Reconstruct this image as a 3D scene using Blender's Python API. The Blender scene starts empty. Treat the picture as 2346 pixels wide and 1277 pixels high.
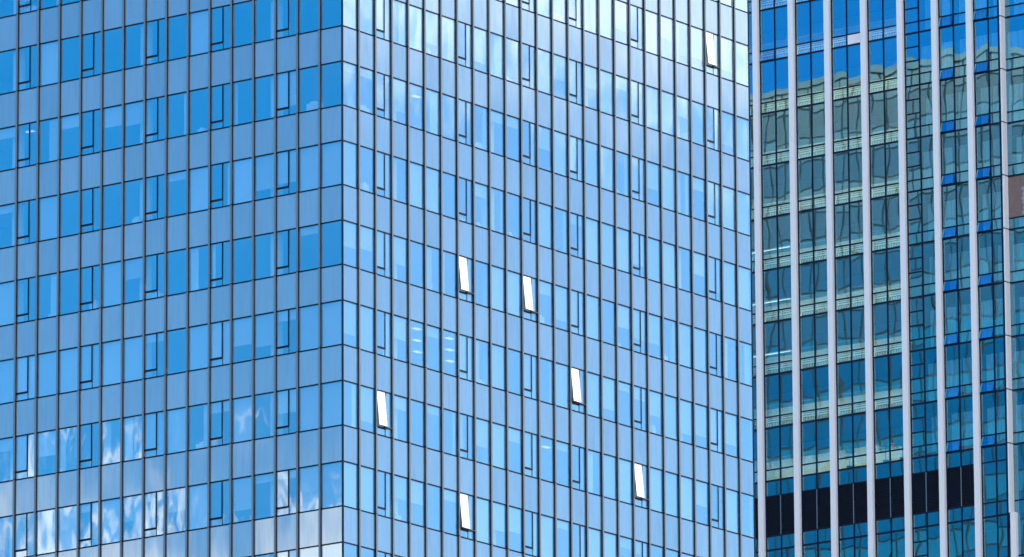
import bpy, math, random
from mathutils import Vector, Matrix

scene = bpy.context.scene
COL = scene.collection
rnd = random.Random(7)

# ------------------------------------------------------------------ camera
ZR = 106.457                      # height of the reference storey line (metres above ground)
CAM = Vector((-344.98735, -267.53331, ZR - 104.75717))
YAW, PIT, ROL, FPX = 0.63982, 0.23379, -0.00594, 20150.366
Fv = Vector((math.cos(YAW) * math.cos(PIT), math.sin(YAW) * math.cos(PIT), math.sin(PIT)))
Rv = Vector((math.sin(YAW), -math.cos(YAW), 0))
Uv = Rv.cross(Fv)
R2 = Rv * math.cos(ROL) + Uv * math.sin(ROL)
U2 = -Rv * math.sin(ROL) + Uv * math.cos(ROL)
cam_data = bpy.data.cameras.new('camera')
cam = bpy.data.objects.new('camera', cam_data)
COL.objects.link(cam)
cam.matrix_world = Matrix(((R2.x, U2.x, -Fv.x, CAM.x), (R2.y, U2.y, -Fv.y, CAM.y), (R2.z, U2.z, -Fv.z, CAM.z), (0, 0, 0, 1)))
cam_data.sensor_width = 36.0
cam_data.lens = FPX / 2346.0 * 36.0
cam_data.clip_start = 1.0
cam_data.clip_end = 20000.0
scene.camera = cam


def in_view(p, margin=60):
    d = Vector(p) - CAM
    z = d.dot(Fv)
    x = 1173 + FPX * d.dot(R2) / z
    y = 638.5 - FPX * d.dot(U2) / z
    return -margin < x < 2346 + margin and -margin < y < 1277 + margin


# ------------------------------------------------------------------ node helpers
def nd(nt, typ, **kw):
    n = nt.nodes.new(typ)
    for k, v in kw.items():
        if k == 'inp':
            for a, b in v.items():
                n.inputs[a].default_value = b
        else:
            setattr(n, k, v)
    return n


def mth(nt, op, a, b=None, c=None, clamp=False):
    n = nt.nodes.new('ShaderNodeMath')
    n.operation = op
    n.use_clamp = clamp
    for i, v in enumerate((a, b, c)):
        if v is None:
            continue
        if isinstance(v, (int, float)):
            n.inputs[i].default_value = v
        else:
            nt.links.new(v, n.inputs[i])
    return n.outputs[0]


def vmth(nt, op, a, b=None, scale=None):
    n = nt.nodes.new('ShaderNodeVectorMath')
    n.operation = op
    for i, v in enumerate((a, b)):
        if v is None:
            continue
        if isinstance(v, (tuple, list, Vector)):
            n.inputs[i].default_value = tuple(v)
        else:
            nt.links.new(v, n.inputs[i])
    if scale is not None:
        if isinstance(scale, (int, float)):
            n.inputs['Scale'].default_value = scale
        else:
            nt.links.new(scale, n.inputs['Scale'])
    return n.outputs['Value'] if op in ('DOT_PRODUCT', 'LENGTH') else n.outputs[0]


def smooth(nt, x, a, b):
    n = nt.nodes.new('ShaderNodeMapRange')
    n.interpolation_type = 'SMOOTHSTEP'
    n.clamp = True
    nt.links.new(x, n.inputs['Value'])
    n.inputs['From Min'].default_value = a
    n.inputs['From Max'].default_value = b
    return n.outputs[0]


def mixc(nt, f, a, b):
    n = nt.nodes.new('ShaderNodeMix')
    n.data_type = 'RGBA'
    for sock, v in ((n.inputs[0], f), (n.inputs[6], a), (n.inputs[7], b)):
        if isinstance(v, (int, float)):
            sock.default_value = v
        elif isinstance(v, (tuple, list)):
            sock.default_value = tuple(v) if len(v) == 4 else tuple(v) + (1,)
        else:
            nt.links.new(v, sock)
    return n.outputs[2]


# ------------------------------------------------------------------ world: clear sky with mirrored clouds and added fill cumulus
SUN_AZ = math.radians(18)         # from +X towards +Y; the sun stands behind both facades
SUN_EL = math.radians(52)
world = bpy.data.worlds.new('World')
scene.world = world
world.use_nodes = True
wt = world.node_tree
wt.nodes.clear()
sky = nd(wt, 'ShaderNodeTexSky', sky_type='NISHITA', sun_disc=False, sun_elevation=SUN_EL,
         sun_rotation=math.pi / 2 - SUN_AZ, altitude=0.0, air_density=1.0, dust_density=0.35, ozone_density=3.0)
hsv = nd(wt, 'ShaderNodeHueSaturation', inp={'Saturation': 1.55})
wt.links.new(sky.outputs[0], hsv.inputs['Color'])
tc = nd(wt, 'ShaderNodeTexCoord')
D = tc.outputs['Generated']
sep = nd(wt, 'ShaderNodeSeparateXYZ')
wt.links.new(D, sep.inputs[0])
DZ = sep.outputs[2]


def wnoise(scale, detail, rough=0.55, off=(0, 0, 0), stretch=(1, 1, 1)):
    v = vmth(wt, 'MULTIPLY', D, stretch)
    v = vmth(wt, 'ADD', v, off)
    n = nd(wt, 'ShaderNodeTexNoise', inp={'Scale': scale, 'Detail': detail, 'Roughness': rough})
    wt.links.new(v, n.inputs['Vector'])
    return n.outputs['Fac']


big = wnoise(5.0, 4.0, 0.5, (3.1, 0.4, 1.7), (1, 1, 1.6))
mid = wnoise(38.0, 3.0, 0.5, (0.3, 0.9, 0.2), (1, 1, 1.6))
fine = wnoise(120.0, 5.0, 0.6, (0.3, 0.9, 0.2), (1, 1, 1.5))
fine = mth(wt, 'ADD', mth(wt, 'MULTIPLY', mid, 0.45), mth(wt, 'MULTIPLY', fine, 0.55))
# unseen scattered cumulus, made dense and bright to lift ambient light on the facades
fill_cloud = smooth(wt, mth(wt, 'ADD', mth(wt, 'MULTIPLY', big, 0.75), mth(wt, 'MULTIPLY', fine, 0.25)), 0.44, 0.54)
# low cloud bank beyond the left, high cloud to the right, as mirrored in the two facades
LDIR = (-0.802, 0.597, 0.0)
RDIR = (0.802, -0.597, 0.0)
ld = vmth(wt, 'DOT_PRODUCT', D, LDIR)
rd = vmth(wt, 'DOT_PRODUCT', D, RDIR)
lwin = smooth(wt, ld, 0.55, 0.75)
rwin = smooth(wt, rd, 0.45, 0.70)
zl = mth(wt, 'ADD', DZ, mth(wt, 'MULTIPLY', mth(wt, 'SUBTRACT', fine, 0.5), 0.065))
bank = mth(wt, 'MULTIPLY', smooth(wt, zl, 0.2095, 0.2030), lwin)
puff = wnoise(85.0, 5.0, 0.6, (0.7, 0.1, 0.5), (1, 1, 1.2))
bank = mth(wt, 'MULTIPLY', bank, smooth(wt, puff, 0.33, 0.50))
rt = vmth(wt, 'DOT_PRODUCT', D, (0.597, 0.802, 0.0))
zr = mth(wt, 'ADD', mth(wt, 'ADD', DZ, mth(wt, 'MULTIPLY', rt, 0.3)), mth(wt, 'MULTIPLY', mth(wt, 'SUBTRACT', fine, 0.5), 0.06))
high = mth(wt, 'ADD', mth(wt, 'MULTIPLY', smooth(wt, zr, 0.236, 0.266), 0.38), mth(wt, 'MULTIPLY', smooth(wt, zr, 0.258, 0.33), 0.62))
high = mth(wt, 'MULTIPLY', high, rwin)
high = mth(wt, 'MULTIPLY', high, smooth(wt, DZ, 0.75, 0.6))
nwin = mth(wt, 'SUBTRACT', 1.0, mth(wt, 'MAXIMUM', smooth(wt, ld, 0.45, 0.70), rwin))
fill_cloud = mth(wt, 'MULTIPLY', fill_cloud, nwin)
veil = mth(wt, 'MULTIPLY', rwin, mth(wt, 'ADD', 0.03, mth(wt, 'MULTIPLY', big, 0.09)))
cloud = mth(wt, 'MAXIMUM', mth(wt, 'MAXIMUM', high, veil), fill_cloud)
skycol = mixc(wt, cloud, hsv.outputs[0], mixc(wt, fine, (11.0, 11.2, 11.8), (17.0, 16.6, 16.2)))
skycol = mixc(wt, mth(wt, 'MULTIPLY', bank, 0.75), skycol, mixc(wt, fine, (5.2, 5.6, 6.4), (8.5, 8.3, 8.2)))
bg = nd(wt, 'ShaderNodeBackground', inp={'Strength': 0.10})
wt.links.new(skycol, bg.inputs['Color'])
wo = nd(wt, 'ShaderNodeOutputWorld')
wt.links.new(bg.outputs[0], wo.inputs[0])

sun_data = bpy.data.lights.new('sun', 'SUN')
sun_data.energy = 3.5
sun_data.angle = math.radians(0.53)
sun_data.color = (1.0, 0.95, 0.88)
sun = bpy.data.objects.new('sun', sun_data)
COL.objects.link(sun)
sdir = Vector((math.cos(SUN_AZ) * math.cos(SUN_EL), math.sin(SUN_AZ) * math.cos(SUN_EL), math.sin(SUN_EL)))
sun.rotation_euler = sdir.to_track_quat('Z', 'Y').to_euler()
sun.location = (60, 40, 320)

# ------------------------------------------------------------------ view and render settings
scene.view_settings.view_transform = 'Standard'
scene.view_settings.look = 'None'
scene.view_settings.exposure = 1.45
scene.view_settings.gamma = 1.0
scene.view_settings.use_curve_mapping = False
scene.render.engine = 'CYCLES'
cy = scene.cycles
cy.use_denoising = True
cy.max_bounces = 8
cy.diffuse_bounces = 3
cy.glossy_bounces = 4
cy.transmission_bounces = 4
cy.transparent_max_bounces = 12
cy.caustics_reflective = False
cy.caustics_refractive = False
cy.sample_clamp_indirect = 6.0

# ------------------------------------------------------------------ materials
def new_mat(name):
    m = bpy.data.materials.new(name)
    m.use_nodes = True
    nt = m.node_tree
    nt.nodes.clear()
    out = nt.nodes.new('ShaderNodeOutputMaterial')
    return m, nt, out


def wavy_normal(nt, amp, scale, zs, tilt):
    """surface normal of slightly uneven panes: slow waves inside each pane and a small tilt of its own"""
    geo = nt.nodes.new('ShaderNodeNewGeometry')
    oi = nt.nodes.new('ShaderNodeObjectInfo')
    pos = vmth(nt, 'MULTIPLY', geo.outputs['Position'], (scale, scale, scale * zs))
    jump = vmth(nt, 'SCALE', (7.3, 3.1, 5.7), scale=mth(nt, 'MULTIPLY', oi.outputs['Random'], 9.0))
    pos = vmth(nt, 'ADD', pos, jump)
    n = nd(nt, 'ShaderNodeTexNoise', inp={'Scale': 1.0, 'Detail': 1.5, 'Roughness': 0.45})
    nt.links.new(pos, n.inputs['Vector'])
    w = vmth(nt, 'SCALE', vmth(nt, 'SUBTRACT', n.outputs['Color'], (0.5, 0.5, 0.5)), scale=amp)
    wn = nd(nt, 'ShaderNodeTexWhiteNoise', noise_dimensions='1D')
    nt.links.new(mth(nt, 'MULTIPLY', oi.outputs['Random'], 917.0), wn.inputs['W'])
    t = vmth(nt, 'SCALE', vmth(nt, 'SUBTRACT', wn.outputs['Color'], (0.5, 0.5, 0.5)), scale=tilt)
    v = vmth(nt, 'ADD', geo.outputs['Normal'], vmth(nt, 'ADD', w, t))
    return vmth(nt, 'NORMALIZE', v), oi, geo


def glass_mat(name, refl, trans, fac, amp, scale, zs, tilt, rough=0.0, fres=0.22):
    m, nt, out = new_mat(name)
    nrm, oi, geo = wavy_normal(nt, amp, scale, zs, tilt)
    gl = nd(nt, 'ShaderNodeBsdfGlossy', inp={'Roughness': rough, 'Color': tuple(refl) + (1,)})
    nt.links.new(nrm, gl.inputs['Normal'])
    tr = nd(nt, 'ShaderNodeBsdfTransparent', inp={'Color': tuple(trans) + (1,)})
    lw = nd(nt, 'ShaderNodeLayerWeight', inp={'Blend': 0.35})
    f = mth(nt, 'ADD', mth(nt, 'MULTIPLY', lw.outputs['Fresnel'], fres), fac, clamp=True)
    mx = nt.nodes.new('ShaderNodeMixShader')
    nt.links.new(f, mx.inputs[0])
    nt.links.new(tr.outputs[0], mx.inputs[1])
    nt.links.new(gl.outputs[0], mx.inputs[2])
    nt.links.new(mx.outputs[0], out.inputs[0])
    return m


def panel_mat(name, base, refl, fac, amp, scale, zs, tilt, streak=0.16):
    """back-painted spandrel glass: paint seen through glass, dirt runs, sky reflection on top"""
    m, nt, out = new_mat(name)
    nrm, oi, geo = wavy_normal(nt, amp, scale, zs, tilt)
    pos = vmth(nt, 'MULTIPLY', geo.outputs['Position'], (6.0, 6.0, 0.5))
    n = nd(nt, 'ShaderNodeTexNoise', inp={'Scale': 1.0, 'Detail': 4.0, 'Roughness': 0.6})
    nt.links.new(pos, n.inputs['Vector'])
    st = smooth(nt, n.outputs['Fac'], 0.35, 0.75)
    val = mth(nt, 'ADD', mth(nt, 'MULTIPLY', oi.outputs['Random'], 0.22), 0.80)
    val = mth(nt, 'MULTIPLY', val, mth(nt, 'SUBTRACT', 1.1, mth(nt, 'MULTIPLY', st, streak)))
    c = vmth(nt, 'SCALE', tuple(base), scale=val)
    df = nt.nodes.new('ShaderNodeBsdfDiffuse')
    nt.links.new(c, df.inputs['Color'])
    gl = nd(nt, 'ShaderNodeBsdfGlossy', inp={'Roughness': 0.03, 'Color': tuple(refl) + (1,)})
    nt.links.new(nrm, gl.inputs['Normal'])
    mx = nt.nodes.new('ShaderNodeMixShader')
    nt.links.new(mth(nt, 'ADD', fac, mth(nt, 'MULTIPLY', st, -0.06)), mx.inputs[0])
    nt.links.new(df.outputs[0], mx.inputs[1])
    nt.links.new(gl.outputs[0], mx.inputs[2])
    nt.links.new(mx.outputs[0], out.inputs[0])
    return m


def plain(name, col, rough=0.5, metal=0.0, var=0.12, nscale=(2.0, 2.0, 0.4), spec=0.5, objvar=0.0):
    m, nt, out = new_mat(name)
    geo = nt.nodes.new('ShaderNodeNewGeometry')
    pos = vmth(nt, 'MULTIPLY', geo.outputs['Position'], nscale)
    n = nd(nt, 'ShaderNodeTexNoise', inp={'Scale': 1.0, 'Detail': 5.0, 'Roughness': 0.6})
    nt.links.new(pos, n.inputs['Vector'])
    v = mth(nt, 'ADD', mth(nt, 'MULTIPLY', mth(nt, 'SUBTRACT', n.outputs['Fac'], 0.5), 2 * var), 1.0)
    if objvar:
        oi = nt.nodes.new('ShaderNodeObjectInfo')
        v = mth(nt, 'MULTIPLY', v, mth(nt, 'ADD', mth(nt, 'MULTIPLY', oi.outputs['Random'], objvar), 1 - objvar / 2))
    c = vmth(nt, 'SCALE', tuple(col), scale=v)
    p = nd(nt, 'ShaderNodeBsdfPrincipled', inp={'Roughness': rough, 'Metallic': metal, 'Specular IOR Level': spec})
    nt.links.new(c, p.inputs['Base Color'])
    nt.links.new(p.outputs[0], out.inputs[0])
    return m


def fabric(name, col, trans):
    m, nt, out = new_mat(name)
    oi = nt.nodes.new('ShaderNodeObjectInfo')
    c = vmth(nt, 'SCALE', tuple(col), scale=mth(nt, 'ADD', mth(nt, 'MULTIPLY', oi.outputs['Random'], 0.35), 0.65))
    df = nt.nodes.new('ShaderNodeBsdfDiffuse')
    tl = nt.nodes.new('ShaderNodeBsdfTranslucent')
    nt.links.new(c, df.inputs['Color'])
    nt.links.new(c, tl.inputs['Color'])
    mx = nd(nt, 'ShaderNodeMixShader', inp={0: trans})
    nt.links.new(df.outputs[0], mx.inputs[1])
    nt.links.new(tl.outputs[0], mx.inputs[2])
    nt.links.new(mx.outputs[0], out.inputs[0])
    return m


def emit(name, col, s):
    m, nt, out = new_mat(name)
    e = nd(nt, 'ShaderNodeEmission', inp={'Color': tuple(col) + (1,), 'Strength': s})
    nt.links.new(e.outputs[0], out.inputs[0])
    return m


M = {}
M['glass_a'] = glass_mat('blue_coated_glass', (0.90, 0.98, 1.0), (0.94, 0.98, 1.0), 0.275, 0.0055, 1.3, 0.35, 0.0045)
M['spandrel'] = panel_mat('spandrel_glass', (0.20, 0.25, 0.285), (0.88, 0.98, 1.0), 0.355, 0.0035, 1.3, 0.35, 0.003)
M['dark'] = plain('dark_anodised_metal', (0.004, 0.009, 0.020), 0.55, 0.0, 0.1, spec=0.15)
M['cap'] = plain('grey_aluminium_cap', (0.15, 0.185, 0.22), 0.45, 0.2, 0.15, (3, 3, 0.6))
M['blind'] = fabric('blind_fabric', (0.92, 0.92, 0.91), 0.25)
M['curtain'] = fabric('curtain_fabric', (0.88, 0.97, 0.97), 0.08)
M['interior'] = plain('office_ceiling', (0.45, 0.46, 0.47), 0.8, 0, 0.05)
M['plaster'] = plain('white_plaster', (0.82, 0.82, 0.80), 0.7, 0, 0.05)
M['core'] = plain('core_wall', (0.22, 0.23, 0.25), 0.8, 0, 0.1)
M['lamp'] = emit('ceiling_lamp_light', (1.0, 0.97, 0.9), 0.34)
M['sash_edge'] = plain('sash_frame_grey', (0.16, 0.17, 0.18), 0.4, 0.3, 0.1)
M['glass_b'] = glass_mat('teal_glass', (0.36, 0.82, 1.0), (0.74, 0.93, 0.98), 0.27, 0.0075, 0.55, 0.55, 0.0022, fres=0.3)
M['white'] = plain('white_aluminium_pillar', (0.74, 0.75, 0.78), 0.42, 0.0, 0.03, (1.5, 1.5, 0.3))
M['frame_b'] = plain('navy_window_frame', (0.004, 0.010, 0.030), 0.5, 0.0, 0.1, spec=0.15)
M['louver'] = plain('navy_louver_blade', (0.012, 0.020, 0.042), 0.6, 0.0, 0.1, spec=0.2)
M['post_b'] = plain('grey_blue_post', (0.10, 0.14, 0.20), 0.5, 0.0, 0.1)
M['ceil_b'] = plain('dark_soffit', (0.10, 0.12, 0.14), 0.8, 0, 0.1)
M['beam_b'] = plain('grey_beam', (0.34, 0.35, 0.36), 0.8, 0, 0.08)
M['wall_b'] = plain('beige_wall', (0.70, 0.58, 0.38), 0.8, 0, 0.08)
M['rail'] = plain('railing_metal', (0.05, 0.06, 0.07), 0.4, 0.5, 0.1)
M['lamp_b'] = emit('strip_lamp_light', (1.0, 0.90, 0.74), 14.0)
M['lamp_dim'] = emit('dim_strip_light', (1.0, 0.97, 0.9), 0.9)
M['ply'] = plain('weathered_plywood', (0.17, 0.125, 0.115), 0.85, 0, 0.4, (6, 6, 1.5))
M['peel'] = plain('peeling_grey_film', (0.26, 0.27, 0.31), 0.7, 0, 0.6, (9, 9, 4))
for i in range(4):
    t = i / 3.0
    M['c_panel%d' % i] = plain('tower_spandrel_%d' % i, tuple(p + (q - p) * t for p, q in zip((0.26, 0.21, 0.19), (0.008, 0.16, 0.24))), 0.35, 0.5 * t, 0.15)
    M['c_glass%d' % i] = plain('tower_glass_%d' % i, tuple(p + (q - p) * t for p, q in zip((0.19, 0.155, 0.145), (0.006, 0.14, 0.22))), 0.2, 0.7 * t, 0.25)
M['c_line'] = plain('dark_tower_frame', (0.02, 0.022, 0.025), 0.5, 0, 0.1)
M['ground'] = plain('asphalt_ground', (0.06, 0.06, 0.06), 0.9, 0, 0.3, (0.05, 0.05, 0.05))
M['leaf'] = plain('leaf_green', (0.20, 0.36, 0.09), 0.6, 0, 0.3, (8, 8, 8), objvar=0.3)
M['pot'] = plain('clay_pot', (0.30, 0.16, 0.10), 0.7, 0, 0.1)

# ------------------------------------------------------------------ mesh helpers
class MB:
    def __init__(self):
        self.v, self.f, self.mi, self.cur = [], [], [], 0

    def quad(self, a, b, c, d):
        n = len(self.v)
        self.v += [a, b, c, d]
        self.f.append((n, n + 1, n + 2, n + 3))
        self.mi.append(self.cur)
        return self

    def box(self, x0, x1, y0, y1, z0, z1):
        n = len(self.v)
        self.v += [(x0, y0, z0), (x1, y0, z0), (x1, y1, z0), (x0, y1, z0), (x0, y0, z1), (x1, y0, z1), (x1, y1, z1), (x0, y1, z1)]
        for q in ((0, 3, 2, 1), (4, 5, 6, 7), (0, 1, 5, 4), (1, 2, 6, 5), (2, 3, 7, 6), (3, 0, 4, 7)):
            self.f.append(tuple(n + i for i in q))
            self.mi.append(self.cur)
        return self

    def mesh(self, name, *mats):
        me = bpy.data.meshes.new(name)
        me.from_pydata(self.v, [], self.f)
        for m in mats:
            me.materials.append(M[m])
        me.polygons.foreach_set('material_index', self.mi)
        me.update()
        return me


def put(name, me, parent=None, loc=(0, 0, 0), rz=0.0, rx=0.0, label=None, kind=None):
    o = bpy.data.objects.new(name, me)
    COL.objects.link(o)
    o.parent = parent
    o.location = loc
    o.rotation_euler = (rx, 0, rz)
    if label:
        o['label'] = label
    if kind:
        o['kind'] = kind
    return o


def thing(name, label, cat, loc=(0, 0, 0), group=None):
    o = bpy.data.objects.new(name, None)
    COL.objects.link(o)
    o.location = loc
    o['label'] = label
    o['category'] = cat
    if group:
        o['group'] = group
    return o


_cache = {}


def shared(key, fn):
    if key not in _cache:
        _cache[key] = fn()
    return _cache[key]


# ------------------------------------------------------------------ ground
g = put('ground', MB().box(-6000, 6000, -6000, 6000, -1, 0).mesh('ground', 'ground'))
g['kind'] = 'structure'

# ================================================================== blue glass tower
towerA = thing('glass_office_tower', 'blue mirrored glass office tower with dark mullion grid and sharp corner, filling the left', 'tower', (0, 0, 0))
H, HV = 4.2, 2.328
WL, WR = 1.44624, 1.39968
R1, L1, RE = 1.31638, 1.44817, 1.38017
NR, NL = 26, 18
xr = [0.0, R1] + [R1 + WR * i for i in range(1, 25)] + [R1 + WR * 24 + RE]          # right face grid lines
yl = [0.0, L1] + [L1 + WL * i for i in range(1, NL)]                                 # left face grid lines
XA, YA = xr[-1], yl[-1]
LROT = -math.pi / 2
FD, FW = 0.08, 0.10                                                                   # fin depth, width
ROWS = list(range(-4, 9))
ROW_TOP, ROW_BOT = -9, 28


def zrow(r):
    return ZR - H * (r - 3)


ZTOP = zrow(ROW_TOP) + H
faces = {
    'R': dict(rot=0.0, cells=[(xr[i], xr[i + 1]) for i in range(NR)], case={2, 7, 11, 14, 18, 23}),
    'L': dict(rot=LROT, cells=[(-yl[i + 1], -yl[i]) for i in range(NL)], case={2, 5, 8, 11, 14, 17}),
}


def W(face, u, y, z):
    """facade coordinates (u to the right seen from outside, y inwards) to world"""
    return (u, y, z) if face == 'R' else (y, -u, z)


# mullions: dark fin with a grey cap jointed at every storey
def mull_web():
    return MB().box(-FW / 2, FW / 2, -FD + 0.02, 0.06, 0.0, ZTOP).mesh('mullion', 'dark')


def mull_cap():
    b = MB()
    z = 0.0
    ks = sorted(zrow(r) for r in range(ROW_TOP, ROW_BOT))
    ks = [k for k in ks if 0.5 < k < ZTOP - 0.5]
    e = [0.0] + ks + [ZTOP]
    for a, c in zip(e[:-1], e[1:]):
        b.box(-FW / 2 - 0.004, FW / 2 + 0.004, -FD - 0.012, -FD + 0.018, a + 0.035, c - 0.012)
    return b.mesh('cap', 'cap')


web_me, cap_me = mull_web(), mull_cap()
for fc, lines in (('R', xr[1:-1]), ('L', [-v for v in yl[1:]])):
    for u in lines:
        m = put('mullion', web_me, towerA, W(fc, u, 0, 0), faces[fc]['rot'])
        put('cap', cap_me, m)
put('corner_post', MB().box(-0.03, 0.05, -0.03, 0.05, 0, ZTOP).mesh('corner_post', 'dark'), towerA)
cp = MB()
for r in range(ROW_TOP, ROW_BOT):
    if zrow(r) > 1:
        cp.box(0.055, 0.13, 0.055, 0.13, zrow(r) + 0.03, zrow(r) + HV - 0.03)
put('corner_column', cp.mesh('corner_column', 'dark'), towerA)
put('end_post', MB().box(XA - 0.015, XA + 0.05, -0.02, 0.10, 0, ZTOP).mesh('end_post', 'dark'), towerA)

# transoms: one rail per line and face
TH = 0.035
rail_R = MB().box(0.06, XA - 0.02, -0.018, 0.05, -TH, TH).mesh('transom', 'dark')
rail_L = MB().box(-YA, -0.06, -0.018, 0.05, -TH, TH).mesh('transom', 'dark')
for r in ROWS:
    for z in (zrow(r), zrow(r) + HV):
        put('transom', rail_R, towerA, (0, 0, z))
        put('transom', rail_L, towerA, (0, 0, z), LROT)

# storeys: floor slab with ceiling, core
for r in ROWS:
    z = zrow(r)
    put('floor_slab', shared('slabA', lambda: MB().box(0.16, XA - 0.1, 0.16, YA - 0.1, HV + 0.06, H - 0.06).mesh('floor_slab', 'interior')), towerA, (0, 0, z))
put('service_core', MB().box(7.5, XA - 0.2, 7.5, YA - 0.2, 0, ZTOP - 0.3).mesh('service_core', 'core'), towerA)
put('rear_wall', MB().box(XA - 0.10, XA, 0.12, YA, 0, ZTOP).box(0.0, XA - 0.11, YA - 0.09, YA + 0.05, 0, ZTOP).mesh('rear_wall', 'core'), towerA)
put('roof', MB().box(0.05, XA - 0.15, 0.05, YA - 0.15, ZTOP, ZTOP + 0.4).mesh('roof', 'core'), towerA)
# storeys outside the picture, above and below
up = MB()
for r in list(range(ROW_TOP, ROWS[0])) + list(range(ROWS[-1] + 1, ROW_BOT)):
    z = zrow(r)
    if z < 0.3:
        continue
    for fc in 'RL':
        for (a, c) in faces[fc]['cells']:
            for z0, z1, mi in ((z + TH, z + HV - TH, 0), (z + HV + TH, z + H - TH, 1)):
                up.cur = mi
                p = [W(fc, a + .07, 0.0, z0), W(fc, c - .07, 0.0, z0), W(fc, c - .07, 0.0, z1), W(fc, a + .07, 0.0, z1)]
                up.quad(*p)
put('outer_glazing', up.mesh('outer_glazing', 'spandrel', 'spandrel'), towerA, kind='stuff')

# panes
G = 0.065
OPEN = {('R', 2, 5), ('R', 7, 3), ('R', 11, 3), ('R', 14, 4), ('R', 18, 5), ('R', 7, 6), ('R', 23, -1)}


def pane_me(w, z0, z1, mat, nm, y0=0.0, t=0.02):
    return shared((nm, round(w, 3), round(z0, 3), round(z1, 3), y0), lambda: MB().box(-w / 2, w / 2, y0, y0 + t, z0, z1).mesh(nm, mat))


# blinds: code per pane (F full, H half, K short, D none, S strip at right, C curtain, Q three quarters)
LCODE = {0: 'DDDDDDFDDDDDDFDDDD', 1: 'DDQDSDSSDHHDKCDKDD', 2: 'FFQQFSFKDDDDDFDKDF', 3: 'DKDDDSCSDHFDDCDFDF', 4: 'FFKQHFFDKFFFFFFFFD',
         5: 'FFHSFKCFFCCDCHFKDD', 6: 'FFKKQDFHKHFKFFDDDF'}
R_LIGHT = {('R', 4, 4), ('R', 6, 4), ('R', 4, 1), ('L', 14, 1), ('R', 12, 5)}


def blind(fc, uc, w, z, code):
    rot = faces[fc]['rot']
    full = HV - 0.06
    if code in 'FHKQ':
        h = {'F': full, 'H': full * rnd.uniform(0.45, 0.6), 'K': full * rnd.uniform(0.15, 0.3), 'Q': full * rnd.uniform(0.66, 0.8)}[code]
        h = round(h * 8) / 8 if code != 'F' else full
        me = shared(('bl', round(w, 3), h), lambda: MB().box(-w / 2 + 0.03, w / 2 - 0.03, 0.10, 0.108, HV - 0.03 - h, HV - 0.03).box(-w / 2 + 0.03, w / 2 - 0.03, 0.092, 0.116, HV - 0.055 - h, HV - 0.03 - h).mesh('blind', 'blind'))
        put('blind', me, towerA, W(fc, uc, 0, z), rot)
    elif code in 'SC':
        a = rnd.choice((0.30, 0.42, 0.55)) if code == 'C' else rnd.choice((0.10, 0.16, 0.22))
        side = rnd.choice((-1, 1))

        def mk():
            b = MB()
            n = 16
            pts = []
            for i in range(n + 1):
                pts.append((-w / 2 + 0.03 + (w - 0.06) * a * i / n, 0.13 + 0.022 * math.sin(i * 1.9)))
            for (xa, ya), (xb, yb) in zip(pts[:-1], pts[1:]):
                b.quad((xa * side, ya, 0.05), (xb * side, yb, 0.05), (xb * side, yb, HV - 0.03), (xa * side, ya, HV - 0.03))
            return b.mesh('curtain', 'curtain')
        put('curtain', shared(('cu', round(w, 3), a, side), mk), towerA, W(fc, uc, 0, z), rot)


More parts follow.
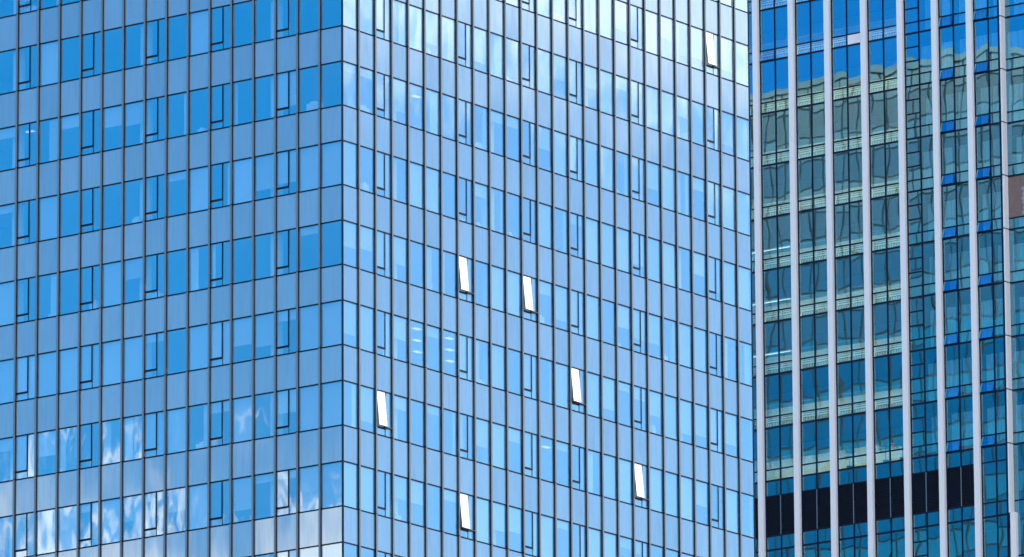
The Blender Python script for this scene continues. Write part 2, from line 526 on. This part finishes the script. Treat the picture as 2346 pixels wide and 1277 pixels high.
lamp_me = MB().box(-0.26, 0.26, -0.13, 0.13, -0.012, 0.012).mesh('ceiling_light', 'lamp')
TILT = math.radians(5.6)
n_v = n_s = 0
for fc in 'RL':
    rot = faces[fc]['rot']
    for j, (a, c) in enumerate(faces[fc]['cells']):
        uc, w = (a + c) / 2, c - a - 2 * G
        for r in ROWS:
            z = zrow(r)
            vis = in_view(W(fc, uc, 0, z + 1.1)) or in_view(W(fc, uc, 0, z + 3.2))
            if not vis:
                continue
            loc = W(fc, uc, 0, z)
            put('spandrel_panel', pane_me(w, HV + TH, H - TH, 'spandrel', 'spandrel_panel'), towerA, loc, rot)
            n_s += 1
            if fc == 'L' and r in LCODE:
                code = LCODE[r][j]
            else:
                code = rnd.choices('FHKQDSC', (0.36, 0.10, 0.10, 0.12, 0.14, 0.11, 0.07))[0]
            if (fc, j, r) in R_LIGHT:
                code = 'D'
            blind(fc, uc, w, z, code)
            if (fc, j, r) in R_LIGHT:
                sl = 1.335 if fc == 'R' else -0.745
                for dy in ((1.1, 2.7, 4.3) if (fc, j, r) in {('R', 4, 4), ('R', 6, 4)} else (1.5,)):
                    put('ceiling_light', lamp_me, towerA, W(fc, uc + sl * dy, dy, z + HV + 0.03), rot)
            if j not in faces[fc]['case']:
                put('window_pane', pane_me(w, TH, HV - TH, 'glass_a', 'window_pane'), towerA, loc, rot)
                n_v += 1
                continue
            # opening window: sash at the left, narrow fixed light at the right, small light below
            is_open = (fc, j, r) in OPEN
            s0, s1 = -w / 2, -w / 2 + 0.60 * w
            zb = 0.17 * HV
            fr = shared(('cf', round(w, 3), is_open), lambda: (MB().box(s1 - 0.05, s1 + 0.03, -0.016, 0.05, zb - 0.03, HV - TH)
                        .box(s1 - 0.012, s1 + 0.012, -0.010, 0.05, TH, zb - 0.032)
                        .box(s0 - 0.06, s1 - 0.052, -0.016, 0.05, zb - 0.045, zb + 0.06)).mesh('window_frame', 'dark'))
            wn = put('casement_window', fr, towerA, loc, rot,
                     label='opening window with its sash pushed out and mirroring white sky' if is_open else None)
            put('side_pane', shared(('sp', round(w, 3)), lambda: MB().box(s1 + 0.031, w / 2, 0, 0.02, TH, HV - TH).mesh('side_pane', 'glass_a')), wn)
            put('sill_pane', shared(('lp', round(w, 3)), lambda: MB().box(s0, s1 - 0.013, 0, 0.02, TH, zb - 0.046).mesh('sill_pane', 'glass_a')), wn)
            sw = s1 - 0.055 - s0
            hs = HV - TH - zb - 0.065

            def sash_glass():
                return MB().box(0.02 if is_open else 0, sw - (0.02 if is_open else 0), -0.004, 0.016, -hs + (0.025 if is_open else 0), -0.01).mesh('sash_glass', 'glass_a')

            def sash_frame():
                t = 0.03
                return (MB().box(0, t, -0.0, 0.07, -hs, 0).box(sw - t, sw, -0.0, 0.07, -hs, 0).box(t, sw - t, -0.0, 0.07, -hs, -hs + t)
                        .box(t, sw - t, 0.0, 0.07, -t, 0)).mesh('sash_frame', 'sash_edge')
            if not is_open:
                put('sash_glass', shared(('sg', round(w, 3)), sash_glass), wn, (s0, 0, HV - TH))
            else:
                put('sash_glass', shared(('sgo', round(w, 3)), sash_glass), wn, (s0, -0.03, HV - TH - 0.01), rx=-TILT)
                put('sash_frame', shared(('sfo', round(w, 3)), sash_frame), wn, (s0, -0.027, HV - TH - 0.01), rx=-TILT)
                put('stay_arm', shared('stay', lambda: MB().box(0.06, sw - 0.1, -0.17, 0.05, zb + 0.055, zb + 0.075).mesh('stay_arm', 'sash_edge')), wn)

# round columns just inside the facade and low cabinets under the windows
col_me = None
b = MB()
for i in range(14):
    a0, a1 = 2 * math.pi * i / 14, 2 * math.pi * (i + 1) / 14
    b.quad((0.34 * math.cos(a0), 0.34 * math.sin(a0), 0.02), (0.34 * math.cos(a1), 0.34 * math.sin(a1), 0.02),
           (0.34 * math.cos(a1), 0.34 * math.sin(a1), HV + 0.05), (0.34 * math.cos(a0), 0.34 * math.sin(a0), HV + 0.05))
col_me = b.mesh('column', 'plaster')
for fc in 'RL':
    n = len(faces[fc]['cells'])
    for j in range(3, n, 6):
        a, c = faces[fc]['cells'][j]
        for r in ROWS:
            if in_view(W(fc, a, 0, zrow(r) + 1.1)):
                put('column', col_me, towerA, W(fc, (a + c) / 2 + 0.2, 0.75, zrow(r)), faces[fc]['rot'])
    for j, (a, c) in enumerate(faces[fc]['cells']):
        for r in ROWS:
            if in_view(W(fc, a, 0, zrow(r) + 0.4), 0) and rnd.random() < 0.16:
                h = rnd.choice((0.22, 0.32, 0.45))
                wd = rnd.choice((0.3, 0.5, 0.8))
                put('sill_cabinet', shared(('cab', h, wd), lambda: MB().box(-wd / 2, wd / 2, 0.16, 0.5, 0.04, h).box(-wd / 4, wd / 5, 0.2, 0.4, h, h + 0.1).mesh('sill_cabinet', 'plaster')),
                    towerA, W(fc, (a + c) / 2 + rnd.uniform(-0.2, 0.2), 0, zrow(r)), faces[fc]['rot'])

# ================================================================== white-pillared tower
towerB = thing('white_pillared_tower', 'office tower of teal glass between slim white vertical pillars, standing behind on the right', 'tower', (0, 0, 0))
XB = 123.259
GB = XB + 0.27                                          # glass plane
HB, HT = 3.6, 4.687
ZB0 = 46.169 + ZR
PW = 0.42
arr = [63.217 + 2.921, 63.217, 60.296, 57.376, 54.455, 51.51, 48.576, 45.824, 43.064, 40.304]   # right arris of each pillar
ZBT = ZB0 + 16 * HB
JOINTS = [ZB0 + HB * k for k in range(16, -1, -1)] + [ZB0 - HB * k for k in range(1, 9)]
zlow = ZB0 - 8 * HB - HT                                # bottom of the plant-room storey
JOINTS += [zlow - HB * k for k in range(0, 33)]
JOINTS = [z for z in JOINTS if z > 2]


# in tower B: local u runs to the right in the picture = -Y
def WB(u, x, z):
    return (x, -u, z)


def pillar_me(z0, z1):
    b = MB()
    e = [z0] + sorted(z for z in JOINTS if z0 + 0.5 < z < z1 - 0.5) + [z1]
    for a, c in zip(e[:-1], e[1:]):
        b.box(XB, XB + 0.34, 0, PW, a + 0.007, c - 0.007)
    b.box(XB + 0.012, XB + 0.33, 0.012, PW - 0.012, z0, z1)
    return b.mesh('pillar', 'white')


pil = pillar_me(0, ZBT)
for a in arr[:-1]:
    put('pillar', pil, towerB, (0, a, 0))
put('pillar', pillar_me(0, zlow), towerB, (0, arr[-1], 0), label='shorter white pillar that stops below the set-back bay')
# white return where the upper storeys step back
ret = MB()
e = [zlow + 0.0] + sorted(z for z in JOINTS if z > zlow + 0.5) + [ZBT]
SB = 0.47
for a, c in zip(e[:-1], e[1:]):
    ret.box(GB - 0.06, GB + SB, 40.86, 40.96, a + 0.075, c - 0.01)
put('corner_return', ret.mesh('corner_return', 'white'), towerB, label='narrow white return panel at the stepped corner')
put('corner_post', MB().box(GB - 0.03, GB + SB - 0.03, 40.97, 41.05, zlow, ZBT).mesh('corner_post', 'frame_b'), towerB)

BAYS = [(arr[i], arr[i + 1] + PW) for i in range(len(arr) - 1)]      # (left y, right y), bay index -1 .. 7
fw = 0.045
BACK = 8.2


def bar(name, y0, y1, z0, z1, d0=-0.03, d1=0.06, x=GB):
    return MB().box(x + d0, x + d1, min(y0, y1), max(y0, y1), z0, z1).mesh(name, 'frame_b')


def storeys():
    """(bottom joint, height, kind) from the top down, only those the picture shows"""
    out = []
    for k in range(-2, 9):
        out.append((ZB0 - k * HB, HB, 'std', k))
    out.append((zlow, HT, 'plant', 9))
    out.append((zlow - HB, HB, 'std', 10))
    out.append((zlow - 2 * HB, HB, 'std', 11))
    return out


SH = 0.75


def bmesh_pane(nm, w, h):
    return shared((nm, round(w, 3), round(h, 3)), lambda: MB().box(0, 0.02, -w / 2, w / 2, 0, h).mesh(nm, 'glass_b'))


AWN_OPEN = {(0 + 1, 0, 0, 'L'): 7.0}
rail_cache = {}


def railing_me(w):
    def mk():
        b = MB()
        for zz in (0.10, 0.34, 0.50, 0.64):
            b.box(0.30, 0.33, -w / 2, w / 2, zz, zz + (0.035 if zz > 0.3 else 0.025))
        n = 9
        for i in range(n + 1):
            yy = -w / 2 + w * i / n
            b.box(0.30, 0.325, yy - 0.018, yy + 0.018, 0.06, 0.335)
        return b.mesh('railing', 'rail')
    return shared(('rail', round(w, 3)), mk)


def louver_me(w, h):
    def mk():
        b = MB()
        n = int(h / 0.095)
        for i in range(n):
            z = h * i / n
            b.quad((0.0, -w / 2, z), (0.0, w / 2, z), (0.10, w / 2, z + 0.085), (0.10, -w / 2, z + 0.085))
            b.quad((0.0, -w / 2, z), (0.0, w / 2, z), (0.0, w / 2, z + 0.016), (0.0, -w / 2, z + 0.016))
        b.quad((0.13, -w / 2, 0), (0.13, w / 2, 0), (0.13, w / 2, h), (0.13, -w / 2, h))
        return b.mesh('louver', 'louver')
    return shared(('louv', round(w, 3), round(h, 3)), mk)


def curtain_me(w, h, seed):
    def mk():
        q = random.Random(seed)
        b = MB()
        n = 26
        ph = q.uniform(0, 6)
        gap = q.uniform(0.0, 0.35) * w
        left = q.random() < 0.5
        y0, y1 = (-w / 2 + gap, w / 2) if left else (-w / 2, w / 2 - gap)
        pts = []
        for i in range(n + 1):
            t = i / n
            pts.append((y0 + (y1 - y0) * t, 0.28 + 0.05 * math.sin(ph + t * 21) + 0.03 * math.sin(ph * 2 + t * 9)))
        for (ya, xa), (yb, xb) in zip(pts[:-1], pts[1:]):
            b.quad((xa, ya, 0), (xb, yb, 0), (xb, yb, h), (xa, ya, h))
        return b.mesh('curtain', 'curtain')
    return shared(('cub', round(w, 3), round(h, 3), seed), mk)


def tilt_pane(nm, w, h, ang, parent_loc, frame=True):
    """top-hung vent pushed out at the bottom"""
    def mk():
        return MB().box(0, 0.02, -w / 2 + 0.02, w / 2 - 0.02, -h + 0.02, 0).mesh('vent_pane', 'glass_b')

    def mf():
        t = 0.035
        return (MB().box(0.021, 0.07, -w / 2, -w / 2 + t, -h, 0).box(0.021, 0.07, w / 2 - t, w / 2, -h, 0)
                .box(0.021, 0.07, -w / 2 + t, w / 2 - t, -h, -h + t)).mesh('vent_frame', 'frame_b')
    o = put('vent_sash', shared(('vf', round(w, 3), round(h, 3)), mf), towerB, parent_loc)
    o.rotation_euler = (0, math.radians(ang), 0)
    put('vent_pane', shared(('vp', round(w, 3), round(h, 3)), mk), o)
    return o


for bi, (yL, yR) in enumerate(BAYS):
    bay = bi - 1                                         # 1..7 as seen; 0 is half hidden
    setb = 0.0
    gx = GB
    mid = (yL + yR) / 2
    if bay == 7:
        yR = 41.06
    halves = [('L', yL - 0.05, mid + fw), ('R', mid - fw, yR + 0.03)]
    # vertical frames over the whole picture height
    zt, zb = ZB0 + 3 * HB, zlow - 2 * HB
    for y in (yL - 0.03, mid, yR + 0.03):
        put('mullion', shared(('mb',), lambda: MB().box(-0.03, 0.06, -0.047, 0.047, zb, zt).mesh('mullion', 'frame_b')), towerB, (gx, y, 0))
    for (z, h, kind, k) in storeys():
        curtain_bay = bay >= 5
        louv = kind == 'plant' and bay <= 6
        for side, ya, yb in halves:
            w = ya - yb
            yc = (ya + yb) / 2
            splits = []                                    # (z0, z1, type)
            if kind == 'std':
                splits = [(0, SH, 'short')]
                if bay == 5 and side == 'L':
                    splits += [(SH, SH + 0.95, 'tall'), (SH + 0.95, SH + 1.90, 'tall'), (SH + 1.90, HB, 'tall')]
                else:
                    splits += [(SH, HB, 'tall')]
            else:
                splits = [(0, 0.93, 'short'), (0.93, 3.64, 'louver' if louv else 'tall'), (3.64, HT, 'tall')]
            for z0, z1, ty in splits:
                th = 0.062 if z0 == 0 else 0.045
                put('transom', shared(('tr', round(w, 3), th), lambda: MB().box(-0.022, 0.06, -w / 2, w / 2, -th, th).mesh('transom', 'frame_b')), towerB, (gx, yc, z + z0))
                hh = z1 - z0 - 0.07
                zz = z + z0 + 0.04
                if ty == 'louver':
                    put('louver', louver_me(w, hh), towerB, (gx - 0.01, yc, zz))
                    if side == 'L':
                        put('louver_post', shared('lpost', lambda: MB().box(-0.05, -0.032, -0.035, 0.035, 0, hh).mesh('louver_post', 'post_b')), towerB, (gx, mid, zz))
                    continue
                ang = 0
                if ty == 'short' and kind == 'std' and side == 'L' and bay in (6, 7) and rnd.random() < 0.93:
                    ang = rnd.choice((9.0, 10.5, 12.0))
                if bay == 1 and k == 0 and ty == 'short' and side == 'L':
                    ang = 7.5
                if ang:
                    tilt_pane('vent', w, hh, ang, (gx - 0.012, yc, zz + hh))
                else:
                    put('vent_pane' if ty == 'short' else 'window_pane', bmesh_pane('vent_pane' if ty == 'short' else 'window_pane', w, hh), towerB, (gx, yc, zz))
            if kind == 'std' and not curtain_bay and k < 8:
                put('railing', railing_me(w), towerB, (gx, yc, z + 0.05))
            if kind == 'std' and curtain_bay and k < 9 and (side == 'R' or bay > 5):
                put('curtain', curtain_me(w, HB - 0.95 - 0.1, rnd.randrange(6)), towerB, (gx, yc, z + 0.08))
            if bay == 3 and k == 0 and side == 'R':
                put('blind', MB().box(0.10, 0.11, -w / 2 + 0.03, w / 2 - 0.03, 0.06, 0.72).mesh('blind', 'white'), towerB, (gx - 0.115, yc, z), label='small vent covered by an opaque white panel')  # opaque white panel set just outside the vent pane

# set-back bay at the right edge
gx8 = GB + SB
for (z, h, kind, k) in storeys():
    if k > 9:
        continue
    y0, y1 = 40.84, 36.6
    for ya, yb in ((40.84, 38.8), (38.8, 36.6)):
        w, yc = ya - yb, (ya + yb) / 2
        for z0, z1 in (((0, SH), (SH, HB)) if kind == 'std' else ((0, 0.93), (0.93, HT))):
            th = 0.062 if z0 == 0 else 0.045
            put('transom', shared(('tr8', round(w, 3), th), lambda: MB().box(-0.022, 0.06, -w / 2, w / 2, -th, th).mesh('transom', 'frame_b')), towerB, (gx8, yc, z + z0))
            hh = z1 - z0 - 0.07
            if k == 4 and z0 > 0 and ya > 40:
                bd = put('board', MB().box(0, 0.02, -w / 2, w / 2, 2.02, hh).box(0.006, 0.02, -w / 2, w / 2, 2.005, 2.019).box(0, 0.02, -w / 2, w / 2, 0, 2.004).mesh('board', 'ply'), towerB, (gx8, yc, z + z0 + 0.04), label='brown plywood boards closing a missing pane')
                fl = MB()
                jag = [0.92, 1.05, 0.86, 0.98, 0.80, 1.02, 0.93, 1.08, 0.90, 1.0, 0.84, 1.06, 1.0]
                for i in range(12):
                    za, zc = 0.10 + 0.155 * i, 0.10 + 0.155 * (i + 1)
                    fl.quad((-0.004, -w / 2 + jag[i], za), (-0.004, -w / 2, za), (-0.004, -w / 2, zc), (-0.004, -w / 2 + jag[i + 1], zc))
                put('film', fl.mesh('film', 'peel'), bd)
                continue
            put('window_pane', bmesh_pane('window_pane', w, hh), towerB, (gx8, yc, z + z0 + 0.04))
        if kind == 'std' and k < 9:
            put('curtain', curtain_me(w, HB - 0.95 - 0.1, rnd.randrange(6)), towerB, (gx8, yc, z + 0.08))
# same line below the step
for (z, h, kind, k) in storeys():
    if k <= 9:
        continue
    ya, yb = arr[-1], 37.6
    w, yc = ya - yb, (ya + yb) / 2
    for z0, z1 in ((0, SH), (SH, HB)):
        put('transom', shared(('tr9',), lambda: MB().box(-0.022, 0.06, -w / 2, w / 2, -0.05, 0.05).mesh('transom', 'frame_b')), towerB, (GB, yc, z + z0))
        put('window_pane', bmesh_pane('window_pane', w, z1 - z0 - 0.07), towerB, (GB, yc, z + z0 + 0.04))

# interiors of tower B
YB0, YB1 = 36.2, 66.2
YSPLIT = arr[6] + 0.2                                     # open-plan hall to the left of it, rooms to the right
for (z, h, kind, k) in storeys():
    put('floor_slab', shared(('sb', h), lambda: MB().box(GB + 0.10, GB + BACK, YSPLIT, YB1, -0.14, -0.03).mesh('floor_slab', 'ceil_b')), towerB, (0, 0, z + h))
    put('floor_slab', shared(('sb2', h), lambda: MB().box(GB + SB + 0.12, GB + BACK, YB0, YSPLIT - 0.01, -0.14, -0.03).box(GB + 0.10, GB + SB + 0.11, 41.1, YSPLIT - 0.01, -0.14, -0.03).mesh('floor_slab', 'ceil_b')), towerB, (0, 0, z + h))
    if kind == 'std' and k < 9:
        put('ceiling_beam', shared('beamB', lambda: MB().box(GB + 4.5, GB + 4.9, YSPLIT + 0.1, YB1, 2.78, 3.44).mesh('ceiling_beam', 'beam_b')), towerB, (0, 0, z))
        put('ceiling_light', shared('stripB', lambda: MB().box(GB + 6.2, GB + 6.38, YSPLIT + 0.3, YB1 - 0.2, 3.30, 3.36).mesh('ceiling_light', 'lamp_b')), towerB, (0, 0, z))
for k in (4, 5, 6):
    put('ceiling_light', MB().box(GB + 4.62, GB + 4.72, 61.3, 64.4, 2.705, 2.73).mesh('ceiling_light', 'lamp_dim'), towerB, (0, 0, ZB0 - k * HB))
put('inner_wall', MB().box(GB + BACK, GB + BACK + 0.2, YSPLIT, YB1, 0, ZBT).mesh('inner_wall', 'wall_b'), towerB)
put('inner_wall', MB().box(GB + 3.0, GB + 3.2, YB0, YSPLIT - 0.1, 0, ZBT).box(GB + 0.2, GB + BACK, YSPLIT - 0.09, YSPLIT - 0.02, 0, ZBT).mesh('inner_wall', 'core'), towerB)
put('rear_block', MB().box(GB + BACK + 0.25, GB + 24, YB0, YB1, 0, ZBT).mesh('rear_block', 'core'), towerB)
put('roof', MB().box(GB + SB + 0.2, GB + BACK + 0.2, YB0, YB1, ZBT, ZBT + 0.3).mesh('roof', 'core'), towerB)
put('end_wall', MB().box(GB + SB + 0.1, GB + BACK, YB0 - 0.2, YB0 - 0.01, 0, ZBT).box(GB + 0.1, GB + BACK, YB1 + 0.01, YB1 + 0.2, 0, ZBT).mesh('end_wall', 'core'), towerB)
ob = MB()
for z0, z1 in ((0, zlow - 2 * HB - 0.06), (ZB0 + 3 * HB + 0.06, ZBT)):
    ob.quad((GB + 0.02, YB1, z0), (GB + 0.02, 41.1, z0), (GB + 0.02, 41.1, z1), (GB + 0.02, YB1, z1))
put('outer_glazing', ob.mesh('outer_glazing', 'glass_b'), towerB, kind='stuff')

# ================================================================== tower mirrored in the right-hand facade
towerC = thing('mirrored_tower', 'pale gridded tower seen only as a wavy reflection in the teal glass', 'tower', (0, 0, 0))
XC = 33.0
CY0, CY1 = 96.0, 150.0
CH, CWD = 4.2, 1.42
ZC = ZR + 72.5
put('block', MB().box(XC - 24, XC - 0.06, CY0, CY1, 0, ZC - 0.2).mesh('block', 'c_line'), towerC)
nfl = 18
for k in range(nfl):
    z = ZC - CH * (k + 1)
    b = MB()
    ny = int((CY1 - CY0) / CWD)
    for i in range(ny):
        ya = CY0 + CWD * i
        b.cur = 0
        b.box(XC - 0.05, XC - 0.02, ya + 0.09, ya + CWD - 0.09, z + 0.08, z + 2.25)
        b.cur = 1
        b.box(XC - 0.05, XC - 0.02, ya + 0.09, ya + CWD - 0.09, z + 2.41, z + CH - 0.08)
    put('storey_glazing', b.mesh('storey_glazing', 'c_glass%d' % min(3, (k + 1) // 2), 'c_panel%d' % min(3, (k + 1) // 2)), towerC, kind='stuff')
put('parapet', MB().box(XC - 24.1, XC + 0.1, CY0 - 0.1, CY1 + 0.1, ZC, ZC + 0.5).mesh('parapet', 'c_panel0'), towerC)
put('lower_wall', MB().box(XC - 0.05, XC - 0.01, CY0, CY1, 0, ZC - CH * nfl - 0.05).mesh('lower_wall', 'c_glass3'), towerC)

# ================================================================== plants behind the glass of tower B
def plant(name, label, y, z, height, spread, n, seed):
    q = random.Random(seed)
    root = thing(name, label, 'plant', (GB + 0.75, y, z), 'potted plants behind the windows')
    b = MB()
    for i in range(10):
        a0, a1 = 2 * math.pi * i / 10, 2 * math.pi * (i + 1) / 10
        p0, p1 = (math.cos(a0), math.sin(a0)), (math.cos(a1), math.sin(a1))
        b.quad((p0[0] * .16, p0[1] * .16, 0), (p1[0] * .16, p1[1] * .16, 0), (p1[0] * .22, p1[1] * .22, .38), (p0[0] * .22, p0[1] * .22, .38))
        b.quad((0, 0, .35), (0, 0, .35), (p1[0] * .21, p1[1] * .21, .35), (p0[0] * .21, p0[1] * .21, .35))
    put('pot', b.mesh('pot', 'pot'), root)
    put('stem', MB().box(-.02, .02, -.02, .02, .34, height * 0.8).mesh('stem', 'pot'), root)
    b = MB()
    for i in range(n):
        a = q.uniform(0, 2 * math.pi)
        rr = spread * math.sqrt(q.random())
        c = Vector((rr * math.cos(a) * 0.7, rr * math.sin(a), height * q.uniform(0.55, 1.0) - rr * 0.2))
        d = Vector((math.cos(a), math.sin(a), q.uniform(-0.3, 0.9))).normalized() * q.uniform(0.10, 0.22)
        sd = d.cross(Vector((q.uniform(-1, 1), q.uniform(-1, 1), q.uniform(-1, 1)))).normalized() * q.uniform(0.03, 0.06)
        b.quad(tuple(c - d), tuple(c + sd), tuple(c + d), tuple(c - sd))
    f = put('foliage', b.mesh('foliage', 'leaf'), root)
    f['kind'] = 'stuff'


zp = ZB0 - 8 * HB - 0.02
plant('indoor_plant', 'bushy light green plant behind the window above the dark louvers', 49.75, zp, 2.2, 0.62, 420, 1)
plant('indoor_plant', 'thin sparse plant in the same bay, just left of the bushy plant', 51.1, zp, 1.95, 0.45, 120, 2)
plant('indoor_plant', 'small spiky plant low in the window, one white pillar left of the bushy plant', 54.0, zp, 1.75, 0.32, 90, 3)

print('panes', n_v, 'spandrels', n_s, 'objects', len(bpy.data.objects))
